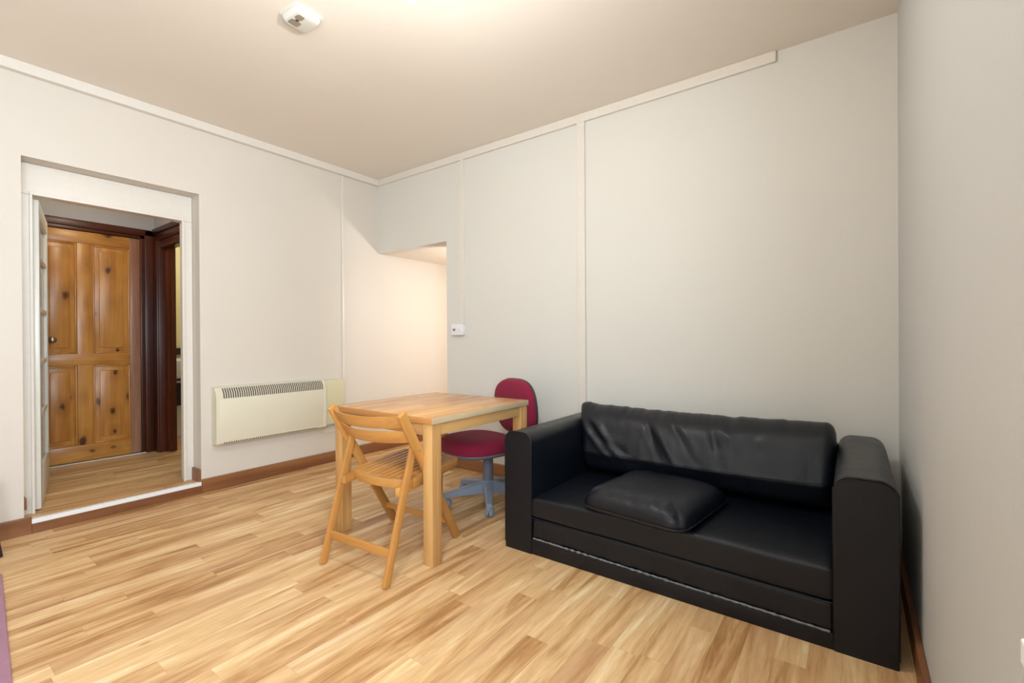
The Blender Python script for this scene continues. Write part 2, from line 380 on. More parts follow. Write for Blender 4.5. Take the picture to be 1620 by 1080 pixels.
for a, b in ((yA, -2.025), (-1.918, yB)):
    for z0, z1 in ((DZ0 + .14, .93), (1.035, DZ1 - .105)):
        o = pl('panel', a, b, z0, z1, M['pineZ'], leaf, x1=DX - .014, th=.018, bev=.002)
        bm = B_(((DX - .02, a + .045, z0 + .05), (DX - .006, b - .045, z1 - .05)), bev=.006)
        obj('raised_field', bm, M['pineZ'], leaf, auto=40)
        fr = nb(); g = .013
        box(fr, (DX - .016, a, z0), (DX - .003, a + g, z1), .004); box(fr, (DX - .016, b - g, z0), (DX - .003, b, z1), .004)
        box(fr, (DX - .016, a + g, z0), (DX - .003, b - g, z0 + g), .004); box(fr, (DX - .016, a + g, z1 - g), (DX - .003, b - g, z1), .004)
        obj('panel_moulding', fr, M['pineZ'], leaf, auto=40)
bm = nb(); RY = Matrix.Rotation(math.radians(90), 4, 'Y')
lathe(bm, [(0, -.002), (.026, -.002), (.026, .006), (.011, .009), (.009, .03), (.012, .036), (.024, .044), (.027, .056), (.022, .068), (0, .073)], 24, Matrix.Translation((DX, -2.19, 1.155)) @ RY)
obj('door_knob', bm, M['steel'], d2, smooth=True)
arch = nb()
box(arch, (DX - .06, yR, HF), (DX + .012, yR + .035, 2.145), .004); box(arch, (DX - .03, yR + .03, HF), (DX + .028, -1.462, 2.2), .008)
obj('architrave', arch, M['darkZ'], d2, auto=40)
arch = nb(); box(arch, (DX - .06, yL - .1, 2.112), (DX + .012, yR + .034, 2.146), .004); box(arch, (DX - .03, yL - .1, 2.14), (DX + .028, -1.462, 2.202), .008)
obj('architrave', arch, M['darkY'], d2, auto=40)
arch = nb(); box(arch, (DX - .05, yL - .1, HF), (DX + .02, yL - .004, 2.14), .006); obj('architrave', arch, M['darkZ'], d2, auto=40)
sobj('trim_9', B_(((DX - .0, yL, HF + .0005), (DX + .03, yR + .03, HF + .007)), bev=.002), M['strip'])
# hall shell
sobj('wall_hall', B_(((DX - .15, -3.3, HF), (DX - .03, yL - .1, 2.6)), ((DX - .15, -1.5, HF), (DX - .03, -1.36, 2.6)), ((DX - .15, yL - .12, 2.15), (DX - .03, -1.5, 2.6)), ((DX - .16, -3.3, HF), (DX - .12, -1.4, 2.2))), M['hallw'])
sobj('wall_hall_side', B_(((DX - .04, -1.455, 2.16), (-.2201, -1.36, 2.6)), ((-.62, -1.455, HF), (-.2201, -1.36, 2.2))), M['hallw'])
sobj('wall_hall_end', B_(((DX - .03, -3.4, HF), (-.2201, -3.3, 2.6))), M['hallw'])
sobj('ceiling_hall', B_(((-2.7, -3.4, 2.6), (-.2201, -.1, 2.7))), M['hallw'])
# ------------------------------------------------------------------ door 3 : dark side doorway to the bathroom
d3 = struct('door_3')
obj('architrave', B_(((-1.482, -1.477, 2.1), (-.56, -1.45, 2.17)), ((-1.482, -1.49, 2.165), (-.56, -1.45, 2.215)), ((-1.44, -1.462, 2.03), (-.6, -1.36, 2.11)), bev=.006), M['darkX'], d3, auto=40)
obj('architrave', B_(((-1.484, -1.482, HF), (-1.39, -1.36, 2.1)), ((-1.41, -1.47, HF), (-1.375, -1.35, 2.1)), bev=.005), M['darkZ'], d3, auto=40)
obj('architrave', B_(((-.66, -1.47, HF), (-.57, -1.35, 2.1)), bev=.005), M['darkZ'], d3, auto=40)
# dark door leaf standing ajar into the bathroom
p0 = V((-1.372, -1.425, HF + .01)); dd = V((.6, .18, 0)).normalized() 
LM = Matrix((dd, V((-dd.y, dd.x, 0)), V((0, 0, 1)))).transposed().to_4x4(); LM.translation = p0
lf3 = obj('door_leaf', B_(((0, 0, 0), (.10, .04, 2.0)), ((.025, -.008, .1), (.08, .001, 1.9)), bev=.004), M['darkZ'], d3, auto=40); lf3.matrix_local = LM
# bathroom behind
sobj('wall_bathroom', B_(((-2.7, -1.3, HF), (-2.6, -.1, 2.6)), ((-2.6, -.2, HF), (-.2201, -.1, 2.6)), ((-2.6, -1.38, HF), (DX - .15, -1.3, 2.6))), M['cream'])
vt = thing('vanity_unit', (-2.33, -.86, HF), 'white basin cabinet glimpsed through the dark side doorway past the pine door', 'cabinet')
obj('cabinet_body', B_(((-.24, -.40, 0), (.2, .6, .62)), bev=.006), M['wplast'], vt)
obj('basin', B_(((-.26, -.42, .64), (.24, .62, .86)), bev=.03, seg=3), M['wplast'], vt, auto=40)
obj('splash_strip', B_(((-.255, -.41, .9), (-.22, .62, .98)), bev=.004), M['black'], vt)
tw = obj('hand_towel', B_(((.243, -.40, .35), (.262, .3, .60)), bev=.008), M['towel'])
tw.location = (-2.33, -.86, HF); tag(tw, 'dark towel hanging over the front of the white basin cabinet', 'towel')
# ------------------------------------------------------------------ heater on the left wall
ht = thing('panel_heater', (.004, -1.10, .35), 'ivory wall-mounted panel heater with a slotted top, right of the doorway', 'heater')
prof = [(0, 0), (.085, 0), (.097, .012), (.097, .345), (.088, .39), (.060, .428), (0, .436)]
bm = nb()
def xz_prism(bm, prof, y0, y1, inset=0.0, ends=0):
    st = [(y0, .86), (y0 + .012, 1.), (y1 - .012, 1.), (y1, .86)]
    rings = [[bm.verts.new((x * s, y, z)) for x, z in prof] for y, s in st]
    for A, Bq in zip(rings, rings[1:]):
        for k in range(len(prof)): bm.faces.new((A[k], A[(k + 1) % len(prof)], Bq[(k + 1) % len(prof)], Bq[k]))
    bm.faces.new(rings[0]); bm.faces.new(rings[-1])
xz_prism(bm, prof, -.455, .455)
obj('heater_case', bm, M['heater'], ht, auto=25)
fp = nb(); box(fp, (.0965, -.44, .035), (.1005, .405, .345), .0018); obj('front_panel', fp, M['heater'], ht, auto=30)
bm = nb()
for i in range(50):
    y = -.405 + i * .0166
    t = nb(); a = V((.0975, y, .350)); b = V((.0885, y, .392)); c = V((.064, y, .425))
    for P, Q in ((a, b), (b, c)):
        Mx, L = frame_mat(P, Q, (0, 1, 0)); t2 = nb(); box(t2, (-L / 2, -.0035, -.0014), (L / 2, .0035, .0014)); merge(t, t2, Mx)
    merge(bm, t)
obj('grille_slots', bm, M['slot'], ht)['label'] = 'dark vertical vent slots'
bm = nb()
for i in range(46):
    y = -.405 + i * .0166; box(bm, (.094, y - .003, .008), (.0985, y + .004, .018))
obj('air_inlet', bm, M['slot'], ht)
obj('end_housing', B_(((0, .4555, .012), (.062, .66, .425)), bev=.008), M['ivory2'], ht, auto=40)
bm = nb(); tube(bm, [(.05, .40, .0), (.052, .42, -.035), (.05, .47, -.062), (.04, .55, -.06), (.02, .63, -.03), (.008, .68, .03)], .0042, 8)
obj('cable', bm, M['ivory2'], ht, smooth=True)
# ------------------------------------------------------------------ switch on the back wall
sw_ = thing('fused_switch', (1.131, 0, 1.225), 'small white switched outlet on the back wall at the foot of the thin conduit', 'switch')
obj('back_box', B_(((-.066, -.03, -.047), (.066, 0, .047)), bev=.004), M['wplast'], sw_, auto=40)
obj('face_plate', B_(((-.068, -.037, -.049), (.068, -.029, .049)), bev=.003), M['wplast'], sw_, auto=40)
obj('rocker', B_(((.012, -.042, -.016), (.034, -.036, .016)), bev=.002), M['wplast'], sw_)
obj('rocker', B_(((.038, -.042, -.016), (.056, -.036, .016)), bev=.002), M['wplast'], sw_)
obj('fuse_cover', B_(((-.045, -.041, -.01), (-.015, -.036, .01)), bev=.002), M['alarmg'], sw_)
# ------------------------------------------------------------------ smoke alarm
al = thing('smoke_alarm', (1.703, -1.783, H), 'white square smoke alarm with a red light on the ceiling', 'smoke alarm', rz=math.radians(4)); al.scale = (.83, .83, .83)
bm = nb(); prism(bm, rrect(.098, .092, .034), -.012, 0, 'z', 0); obj('base_plate', bm, M['alarm'], al, auto=40)
bm = nb()
R0 = [(rrect(.09, .084, .034), -.012), (rrect(.088, .082, .033), -.026), (rrect(.078, .072, .03), -.040), (rrect(.07, .064, .03), -.043)]
rings = [[bm.verts.new((x, y, z)) for x, y in P] for P, z in R0]
for A, Bq in zip(rings, rings[1:]):
    for k in range(len(A)): bm.faces.new((A[k], A[(k + 1) % len(A)], Bq[(k + 1) % len(A)], Bq[k]))
bm.faces.new(rings[-1]); obj('cover', bm, M['alarm'], al, auto=30)
for cx, cy, hw, hh in ((-.030, -.026, .026, .032), (.036, -.036, .024, .022)):
    bm = nb(); prism(bm, [(cx + a, cy + b) for a, b in rrect(hw, hh, .012)], -.0445, -.042, 'z'); obj('sounder_grille', bm, M['alarmg'], al)
bm = nb(); lathe(bm, [(0, -.048), (.009, -.047), (.012, -.042)], 16, Matrix.Translation((.004, -.030, 0))); obj('indicator_light', bm, M['red'], al)
# ------------------------------------------------------------------ pendant lamp (its bulb just touches the top of the view)
LP = V((2.668, -1.918, 0)); ZB = 2.388
pd = thing('pendant_lamp', (LP.x, LP.y, H), 'bare glowing light bulb hanging from the ceiling at the top edge of the view', 'lamp')
bm = nb(); lathe(bm, [(0, -.03), (.02, -.03), (.048, -.012), (.05, 0), (0, 0)], 24); obj('ceiling_rose', bm, M['wplast'], pd, smooth=True)
bm = nb(); tube(bm, [(0, 0, -.028), (0, 0, ZB - H + .095)], .003, 8); obj('cord', bm, M['wplast'], pd)
bm = nb(); lathe(bm, [(0, ZB - H + .1), (.014, ZB - H + .098), (.019, ZB - H + .07), (.026, ZB - H + .062), (.055, ZB - H + .050), (.056, ZB - H + .046), (.02, ZB - H + .046), (0, ZB - H + .046)], 20); obj('lamp_holder', bm, M['wplast'], pd, smooth=True)  # wide skirt added to cut the bulb's light on the ceiling
bm = nb(); bmesh.ops.create_uvsphere(bm, u_segments=12, v_segments=8, radius=.034, matrix=Matrix.Translation((0, 0, ZB - H + .008)))
obj('bulb', bm, M['bulb'], pd, smooth=True)
# ------------------------------------------------------------------ table
TT = .745
tx0, tx1, ty0, ty1 = 1.438, 2.272, -1.450, -.592
tcx, tcy = (tx0 + tx1) / 2, (ty0 + ty1) / 2; hw, hd = (tx1 - tx0) / 2, (ty1 - ty0) / 2
tab = thing('dining_table', (tcx, tcy, 0), 'square light wooden table with thick legs in the corner beside the sofa', 'table', rz=math.radians(.3))
bm = B_(((-hw, -hd, TT - .033), (hw, hd, TT)), bev=.002)
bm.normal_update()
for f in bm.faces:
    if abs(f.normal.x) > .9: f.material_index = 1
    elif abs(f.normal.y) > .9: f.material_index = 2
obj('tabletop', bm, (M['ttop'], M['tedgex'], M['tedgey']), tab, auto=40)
lg = .066; ins = .008
for sx in (-1, 1):
    for sy in (-1, 1):
        cx, cy = sx * (hw - ins - lg / 2), sy * (hd - ins - lg / 2)
        board('leg', (cx, cy, 0), (cx, cy, TT - .0335), lg, lg, (0, 1, 0), M['tleg'], tab, .003)
ah = .062
for sy in (-1, 1):
    y = sy * (hd - .03); board('apron', (-hw + lg + ins, y, TT - .0335 - ah / 2), (hw - lg - ins, y, TT - .0335 - ah / 2), .022, ah, (0, 1, 0), M['tend'], tab)
for sx in (-1, 1):
    x = sx * (hw - .03); board('apron', (x, -hd + lg + ins, TT - .0335 - ah / 2), (x, hd - lg - ins, TT - .0335 - ah / 2), .022, ah, (1, 0, 0), M['tend'], tab)
# ------------------------------------------------------------------ folding chair
O = V((1.932, -1.418, 0)); ex = V((math.cos(math.radians(4)), math.sin(math.radians(4)), 0)); ey = V((-math.sin(math.radians(14)), math.cos(math.radians(14)), 0))
fc = thing('folding_chair', O, 'orange beech folding chair with a slatted seat tucked under the table', 'chair')
def L3(x, y, z): return ex * x + ey * y + V((0, 0, z))
mc = M['chair']
yst = lambda z: .31 - .53 * z / .79
for s in (-1, 1):
    p = L3(s * .253, .313, .004); q = L3(s * .256, yst(.785), .785)
    board('back_stile', p, q, .024, .046, ex, mc, fc, .004)
    pt = L3(s * .230, yst(.6) + .012, .622); pf = L3(s * .226, -.31, .004)
    board('rear_leg', pf, pt, .021, .038, ex, mc, fc, .004)
    bm = nb(); c = L3(s * .270, yst(.585) + .004, .585); c2 = L3(s * .223, yst(.585) + .004, .585)
    tube(bm, [c2, c], .006, 10); obj('pivot_bolt', bm, M['steel'], fc, smooth=False)
    board('seat_rail', L3(s * .2, -.185, .398), L3(s * .2, .36, .402), .026, .042, ex, mc, fc, .003)
    board('seat_side', L3(s * .214, -.075, .415), L3(s * .214, .372, .415), .012, .044, ex, mc, fc, .003)
def curved(name, x0, x1, y, bow, zc, h, t, tilt=0., n=16, par=fc, mat=mc, sag=0):
    """thin bent board along x, bowing by 'bow' in y at mid-length"""
    bm = nb(); rings = []
    for i in range(n + 1):
        u = i / n; x = x0 + (x1 - x0) * u; yy = y + bow * (1 - (2 * u - 1) ** 2)
        pts = [(-t / 2, -h / 2), (t / 2, -h / 2), (t / 2, h / 2), (-t / 2, h / 2)]
        rings.append([bm.verts.new(L3(x, yy + a + b * tilt, zc + b - sag * (1 - (2 * u - 1) ** 2))) for a, b in pts])
    for A, Bq in zip(rings, rings[1:]):
        for k in range(4): bm.faces.new((A[k], A[(k + 1) % 4], Bq[(k + 1) % 4], Bq[k]))
    bm.faces.new(rings[0]); bm.faces.new(rings[-1])
    bmesh.ops.recalc_face_normals(bm, faces=bm.faces[:])
    ed = [e for e in bm.edges if e.calc_face_angle(0) > .9]
    bmesh.ops.bevel(bm, geom=ed, offset=.0025, segments=2, affect='EDGES', profile=.5)
    return obj(name, bm, mat, par, auto=40)
tl = -.53 / .79
curved('back_slat', -.245, .245, yst(.742), -.075, .742, .062, .012, tl, sag=.006)
curved('back_slat', -.245, .245, yst(.66), -.075, .662, .066, .012, tl, sag=.006)
curved('seat_front_rail', -.218, .218, .375, .02, .414, .046, .026)
curved('seat_rear_rail', -.218, .218, -.085, -.05, .414, .046, .03)
ns = 11
for i in range(ns):
    u = -1 + 2 * i / (ns - 1); x = u * .198; yb = -.068 - .05 * (1 - (x / .215) ** 2)
    board('seat_slat', L3(x, yb, .4305), L3(x, .362 + .02 * (1 - (x / .215) ** 2), .4305), .027, .011, ex, mc, fc, .002)
board('stretcher', L3(-.228, -.262, .135), L3(.228, -.262, .135), .012, .045, ey, mc, fc, .003)
board('stretcher', L3(-.242, .225, .125), L3(.242, .225, .125), .012, .034, ey, mc, fc, .003)
# ------------------------------------------------------------------ office chair
oc = thing('office_chair', (1.876, -.525, 0), 'maroon swivel office chair with a grey star base behind the table', 'office chair')
CA = math.atan2(-.965, -.26)      # the way it faces
f_ = V((math.cos(CA), math.sin(CA), 0)); r_ = V((-f_.y, f_.x, 0))
def OM(c):   # local x = right of chair, y = facing direction
    Mx = Matrix((-r_, f_, V((0, 0, 1)))).transposed().to_4x4(); Mx.translation = c; return Mx
base = nb()
lathe(base, [(0, .06), (.038, .06), (.046, .08), (.044, .14), (.036, .152), (0, .152)], 28)
angs = [math.radians(a) for a in (-49.5, -121.5, 166.5, 94.5, 22.5)]
b0 = obj('star_base', base, M['star'], oc, auto=40)
for a in angs:
    d = V((math.cos(a), math.sin(a), 0)); s = V((-d.y, d.x, 0)); bm = nb(); rings = []
    for t, w0, zt, zb in ((.02, .034, .148, .066), (.10, .031, .136, .068), (.2, .026, .116, .070), (.29, .022, .097, .066), (.318, .017, .090, .066)):
        c = d * t
        rings.append([bm.verts.new(c + s * x + V((0, 0, z))) for x, z in ((-w0, zb), (w0, zb), (w0, zt - .01), (w0 * .55, zt), (-w0 * .55, zt), (-w0, zt - .01))])
    for A, Bq in zip(rings, rings[1:]):
        for k in range(6): bm.faces.new((A[k], A[(k + 1) % 6], Bq[(k + 1) % 6], Bq[k]))
    bm.faces.new(rings[0]); bm.faces.new(rings[-1]); obj('base_arm', bm, M['star'], b0, auto=35)
    cst = nb(); cp = d * .305; wd = V((math.cos(a + 1.1), math.sin(a + 1.1), 0)); ws = V((-wd.y, wd.x, 0))
    for sg in (-1, 1):
        Mx = Matrix((ws, V((0, 0, 1)), wd)).transposed().to_4x4(); Mx.translation = cp + V((0, 0, .0275)) + ws * .012
        t = nb(); z0 = sg * .004; z1 = sg * .026
        lathe(t, [(0, z0), (.026, z0), (.0275, z0 + sg * .004), (.0265, z1 - sg * .006), (.02, z1), (0, z1)], 24, Mx); merge(cst, t)
    tube(cst, [cp + V((0, 0, .03)), cp + V((0, 0, .078))], .008, 10)
    box(cst, cp + V((-.02, -.02, .04)), cp + V((.02, .02, .068)), .008)
    obj('caster', cst, M['star'], oc, auto=35)
bm = nb(); lathe(bm, [(0, .13), (.038, .13), (.036, .30), (.036, .345), (0, .345)], 28); obj('gas_column', bm, M['grey'], oc, auto=40)
# seat
sc = V((1.835, -.60, -.028)) - V((1.876, -.525, 0))
def disc_stack(rings_def, Mx, mat, name, par, n=56, p=2.6):
    bm = nb(); rings = []
    for rx, ry, z in rings_def:
        if rx == 0: rings.append([bm.verts.new((0, 0, z))]); continue
        R = []
        for k in range(n):
            a = 2 * math.pi * k / n; c, s = math.cos(a), math.sin(a)
            R.append(bm.verts.new((rx * math.copysign(abs(c) ** (2 / p), c), ry * math.copysign(abs(s) ** (2 / p), s), z)))
        rings.append(R)
    for A, Bq in zip(rings, rings[1:]):
        for k in range(n):
            k2 = (k + 1) % n
            if len(A) == 1: bm.faces.new((A[0], Bq[k2], Bq[k]))
            elif len(Bq) == 1: bm.faces.new((A[k], A[k2], Bq[0]))
            else: bm.faces.new((A[k], A[k2], Bq[k2], Bq[k]))
    bmesh.ops.transform(bm, matrix=Mx, verts=bm.verts)
    return obj(name, bm, mat, par, smooth=True)
Ms = OM(sc)
disc_stack([(.236, .225, .400), (.246, .235, .410), (.250, .239, .435), (.245, .234, .462), (.222, .211, .488), (.17, .16, .502), (.08, .08, .503), (0, 0, .502)], Ms, M['maroon'], 'seat', oc)
disc_stack([(0, 0, .365), (.10, .10, .366), (.18, .17, .373), (.228, .217, .384), (.246, .235, .399), (.247, .236, .408), (0, 0, .412)], Ms, M['grey'], 'seat_shell', oc)
# back rest: rounded slab, slightly dished
bc = sc - f_ * .30 + V((.053, .035, .672))
tilt = Matrix.Rotation(math.radians(-6), 4, 'X')
Mb = OM(bc) @ tilt
def slab(name, hw, hh, depths, mat, p=3.2):
    bm = nb(); rings = []; n = 60
    for sc_, y in depths:
        if sc_ == 0: rings.append([bm.verts.new((0, y, 0))]); continue
        R = []
        for k in range(n):
            a = 2 * math.pi * k / n; c, s = math.cos(a), math.sin(a)
            x = hw * sc_ * math.copysign(abs(c) ** (2 / p), c); z = hh * sc_ * math.copysign(abs(s) ** (2 / p), s)
            x *= 1 - .10 * max(0, z / hh) ** 2 - .16 * max(0, -z / hh) ** 2
            R.append(bm.verts.new((x, y + .35 * x * x, z)))
        rings.append(R)
    for A, Bq in zip(rings, rings[1:]):
        for k in range(n):
            k2 = (k + 1) % n
            if len(A) == 1: bm.faces.new((A[0], Bq[k2], Bq[k]))
            elif len(Bq) == 1: bm.faces.new((A[k], A[k2], Bq[0]))
            else: bm.faces.new((A[k], A[k2], Bq[k2], Bq[k]))
    bmesh.ops.transform(bm, matrix=Mb, verts=bm.verts)
    return obj(name, bm, mat, oc, smooth=True)
slab('backrest', .222, .205, [(.97, -.004), (1., .004), (1.0, .026), (.97, .042), (.9, .052), (.6, .058), (.3, .058), (0, .058)], M['maroon'])
slab('backrest_shell', .226, .208, [(0, -.034), (.5, -.032), (.86, -.024), (.97, -.012), (1.0, 0), (1., .006), (.96, .008), (0, .008)], M['dgrey'])
bm = nb(); tube(bm, [sc + V((0, 0, .40)), sc - f_ * .17 + V((0, 0, .392)), sc - f_ * .29 + V((0, 0, .42)), sc - f_ * .325 + V((0, 0, .52)), sc - f_ * .315 + V((0, 0, .66))], .016, 10); obj('back_bar', bm, M['black'], oc, smooth=True)
bm = nb(); box(bm, (-.03, -.025, -.022), (.03, .025, .022), .008); bmesh.ops.transform(bm, matrix=OM(sc + V((0, 0, .372)) - f_ * .19 - r_ * .0), verts=bm.verts); obj('adjuster_knob', bm, M['black'], oc, auto=40)
bm = nb(); tube(bm, [sc + V((0, 0, .38)), sc - r_ * .17 + V((0, 0, .375))], .006, 8); obj('lever', bm, M['black'], oc, smooth=True)
# ------------------------------------------------------------------ sofa
sx0, sx1, sy0, sy1 = 2.410, 4.078, -1.03, -.13; scx = (sx0 + sx1) / 2
sf = thing('sofa', (scx, sy0, 0), 'black leather two-seat sofa bed against the back wall', 'sofa')
Lx = lambda x: x - scx; Ly = lambda y: y - sy0
le = M['leather']
aw0, aw1 = 2.580, 3.895; AH = .635
def arm(x0, x1, wave):
    r = .055; bm = nb(); a, b = Lx(x0), Lx(x1)
    pr = [(a, .0), (a, AH - r)]
    for k in range(1, 9): t = math.radians(180 - 90 * k / 8); pr.append((a + r + r * math.cos(t), AH - r + r * math.sin(t)))
    for k in range(0, 9): t = math.radians(90 - 90 * k / 8); pr.append((b - r + r * math.cos(t), AH - r + r * math.sin(t)))
    pr += [(b, .0)]
    n = 14; rings = []
    ys = [0, .006, .02] + [.02 + (Ly(sy1) - .03) * i / n for i in range(1, n + 1)] + [Ly(sy1)]
    for i, y in enumerate(ys):
        s = {0: .972, 1: .992}.get(i, 1.)
        cx, cz = (a + b) / 2, AH / 2
        R = []
        for x, z in pr:
            xx = cx + (x - cx) * s; zz = (cz + (z - cz) * (1 - (1 - s) * .35)) if z > .01 else 0
            w = noise.noise(V((xx * 3, y * 4, zz * 3 + wave))) * .004
            xx += (1 if x > cx else -1) * .010 * math.sin(math.pi * min(1, z / AH)) * (1 if wave else .35)
            R.append(bm.verts.new((xx + (w if 0 < i < len(ys) - 1 else 0), y, zz + (w if z > .3 else 0))))
        rings.append(R)
    for A, Bq in zip(rings, rings[1:]):
        for k in range(len(pr)): bm.faces.new((A[k], A[(k + 1) % len(pr)], Bq[(k + 1) % len(pr)], Bq[k]))
    bm.faces.new(rings[0]); bm.faces.new(rings[-1])
    o = obj('armrest', bm, le, sf, auto=50)
    bm = nb(); pts = [(x, .004, z) for x, z in pr[1:-1]]
    pts = [(pts[0][0], .004, .0 + .03)] + pts + [(pts[-1][0], .004, .03)]
    tube(bm, pts, .0042, 8); obj('piping', bm, M['leather'], o, smooth=True)
arm(sx0, aw0, 0); arm(aw1, sx1, 7)
obj('back_frame', B_(((Lx(aw0), Ly(-.22), 0), (Lx(aw1), Ly(sy1), .60)), bev=.02), le, sf, auto=40)
bm = nb(); box(bm, (Lx(aw0) - .004, .002, 0), (Lx(aw1) + .004, .1, .08), .004)
for v in bm.verts:
    if v.co.z > .04: v.co.z += .003 - .022 * (v.co.x - Lx(aw0)) / (aw1 - aw0)
obj('plinth', bm, le, sf, auto=40)
obj('seat_deck', B_(((Lx(aw0), .06, .04), (Lx(aw1), Ly(-.2), .17))), M['black'], sf)
def cushion_box(name, x0, x1, y0, y1, z0, z1, r, mat, par, amp=.004, ruck=0, seed=0, nx=110, d0=(0, 0), d1=(0, 0)):
    """padded slab with rounded front edge and small surface undulation"""
    bm = nb(); P = []
    def arc(cy, cz, a0, a1, n=5):
        return [(cy + r * math.cos(math.radians(a0 + (a1 - a0) * k / n)), cz + r * math.sin(math.radians(a0 + (a1 - a0) * k / n))) for k in range(n + 1)]
    P += arc(y0 + r, z0 + r, 270, 180); 
    for k in range(1, 6): P.append((y0, z0 + r + (z1 - z0 - 2 * r) * k / 6))
    P += arc(y0 + r, z1 - r, 180, 90)
    for k in range(1, 14): P.append((y0 + r + (y1 - y0 - 2 * r) * k / 14, z1))
    P += arc(y1 - r, z1 - r, 90, 0); P += arc(y1 - r, z0 + r, 0, -90)
    rings = []
    for i in range(nx + 1):
        u = i / nx; x = x0 + (x1 - x0) * u; e = min(u, 1 - u) * (x1 - x0); k_ = 1 - max(0, 1 - e / .02) ** 2 * .10
        R = []
        for y, z in P:
            yc, zc = (y0 + y1) / 2, (z0 + z1) / 2
            yy = yc + (y - yc) * (1 - (1 - k_) * .1); zz = zc + (z - zc) * k_
            d = amp * noise.noise(V((x * 3.1, y * 3.3, seed + z * 4)))
            if ruck and y < y0 + r * 1.5:
                f = max(0, 1 - (z - z0) / (z1 - z0)); d2 = ruck * f * (noise.noise(V((x * 26 + z * 14, seed, z * 5))) + .5 * noise.noise(V((x * 60, seed, z * 9))))
                yy += d2
            q_ = (z - z0) / (z1 - z0); zz += (d0[0] + (d0[1] - d0[0]) * u) * (1 - q_) + (d1[0] + (d1[1] - d1[0]) * u) * q_
            crown = .008 * math.sin(math.pi * u) * (1 if z > zc else 0)
            R.append(bm.verts.new((x, yy, zz + d + crown)))
        rings.append(R)
    for A, Bq in zip(rings, rings[1:]):
        for k in range(len(P)): bm.faces.new((A[k], A[(k + 1) % len(P)], Bq[(k + 1) % len(P)], Bq[k]))
    bm.faces.new(rings[0]); bm.faces.new(rings[-1])
    return obj(name, bm, mat, par, smooth=True)
cushion_box('lower_mattress', Lx(aw0) + .001, Lx(aw1) - .001, .006, Ly(-.24), .080, .178, .016, M['leather'], sf, .002, .007, 3, d0=(.004, -.018), d1=(.012, -.010))
up = cushion_box('seat_cushion', Lx(aw0) + .001, Lx(aw1) - .001, -.002, Ly(-.24), .184, .300, .018, M['leather'], sf, .005, 0, 9, d0=(.010, -.012))
# worn gathered seam between plinth and mattress
bm = nb(); n = 160
pts = [(Lx(aw0) + .01 + (aw1 - aw0 - .02) * i / n, .004 + .002 * noise.noise(V((i * .6, 0, 0))), .0855 - .022 * i / n + .0025 * noise.noise(V((i * .45, 4, 0)))) for i in range(n + 1)]
tube(bm, pts, .004, 6, rf=lambda u: .0042 + .005 * noise.noise(V((u * 75, 2, 1))))
sm = obj('seam', bm, M['worn'], sf, smooth=True); sm['label'] = 'worn grey gathered seam'
bm = nb(); tube(bm, [(Lx(aw0) + .005, .002, .193), (0, .0, .182), (Lx(aw1) - .005, .002, .170)], .0022, 6); obj('seam', bm, M['leather'], sf)
# large loose back cushion
ctrl = [(-.235, .322), (-.33, .312), (-.425, .325), (-.478, .362), (-.505, .42), (-.514, .448), (-.506, .475), (-.478, .56), (-.435, .66), (-.365, .712), (-.30, .715), (-.235, .66), (-.222, .54), (-.225, .42)]
NP = 72; sec = catmull([V((a, b, 0)) for a, b in ctrl], NP); nx = 150
bm = nb(); rings = []
x0, x1 = 2.585, 3.888
def bulge(x, y, z):
    w = 0
    # diagonal folds spreading from the left end and mid-length
    for (fx, fz, ax, az, wd, am) in ((2.70, .60, .16, -.16, .020, .020), (2.66, .54, .14, -.12, .015, .014), (3.02, .60, .06, -.12, .018, -.018), (3.10, .57, .08, -.12, .018, .015),
                                     (3.16, .62, .12, -.14, .02, -.018), (3.36, .60, .03, -.09, .02, -.012), (3.42, .64, .05, -.06, .016, .009), (2.82, .50, .1, -.04, .014, -.01)):
        L = math.hypot(ax, az); dx, dz = (x - fx), (z - fz); t = (dx * ax + dz * az) / L; s = (-dx * az + dz * ax) / L
        w += am * math.exp(-(s / wd) ** 2) * math.exp(-(t / (L * .8)) ** 2)
    return w
for i in range(nx + 1):
    u = i / nx; e = min(u, 1 - u) * (x1 - x0); k_ = math.sqrt(max(0, 1 - max(0, 1 - e / .055) ** 2)) * .55 + .45 if e < .055 else 1
    R = []
    for j, p in enumerate(sec):
        y, z = p.x, p.y; cy, cz = -.36, .51
        top = max(0, (z - .62) / .1)
        yy = cy + (y - cy) * k_; kz = k_ ** .55; kz = kz + (1 - kz) * .8 * max(0, min(1, (z - .55) / .1)) * (1 if u < .5 else .45); zz = cz + (z - cz) * kz
        x = x0 + (x1 - x0) * u
        x -= .05 * max(0, (z - .5) / .2) * max(0, 1 - u / .35)
        ear = max(0, 1 - u / .07) * top; zz += ear * .010; yy -= ear * .0; x -= 0
        zz += top * (-.012 * math.sin(u * math.pi) + .007 * noise.noise(V((x * 13, 1, 0))) + .004 * noise.noise(V((x * 31, 1, 0))))
        front = max(0, min(1, (-.40 - y) / .06))
        yy -= front * (bulge(x, y, z) + .010 * noise.noise(V((x * 4, z * 5, 2))) + .004 * noise.noise(V((x * 17, z * 12, 5))) + .012 * math.sin(u * math.pi))
        zz += .03 * (1 - u) * 0
        R.append(bm.verts.new((Lx(x), Ly(yy), zz)))
    rings.append(R)
for A, Bq in zip(rings, rings[1:]):
    for k in range(NP): bm.faces.new((A[k], A[(k + 1) % NP], Bq[(k + 1) % NP], Bq[k]))
bm.faces.new(rings[0]); bm.faces.new(rings[-1])
from mathutils.bvhtree import BVHTree
bmesh.ops.recalc_face_normals(bm, faces=bm.faces[:])
tree = BVHTree.FromBMesh(bm)
bcush = obj('back_cushion', bm, M['leatherw'], sf, smooth=True)
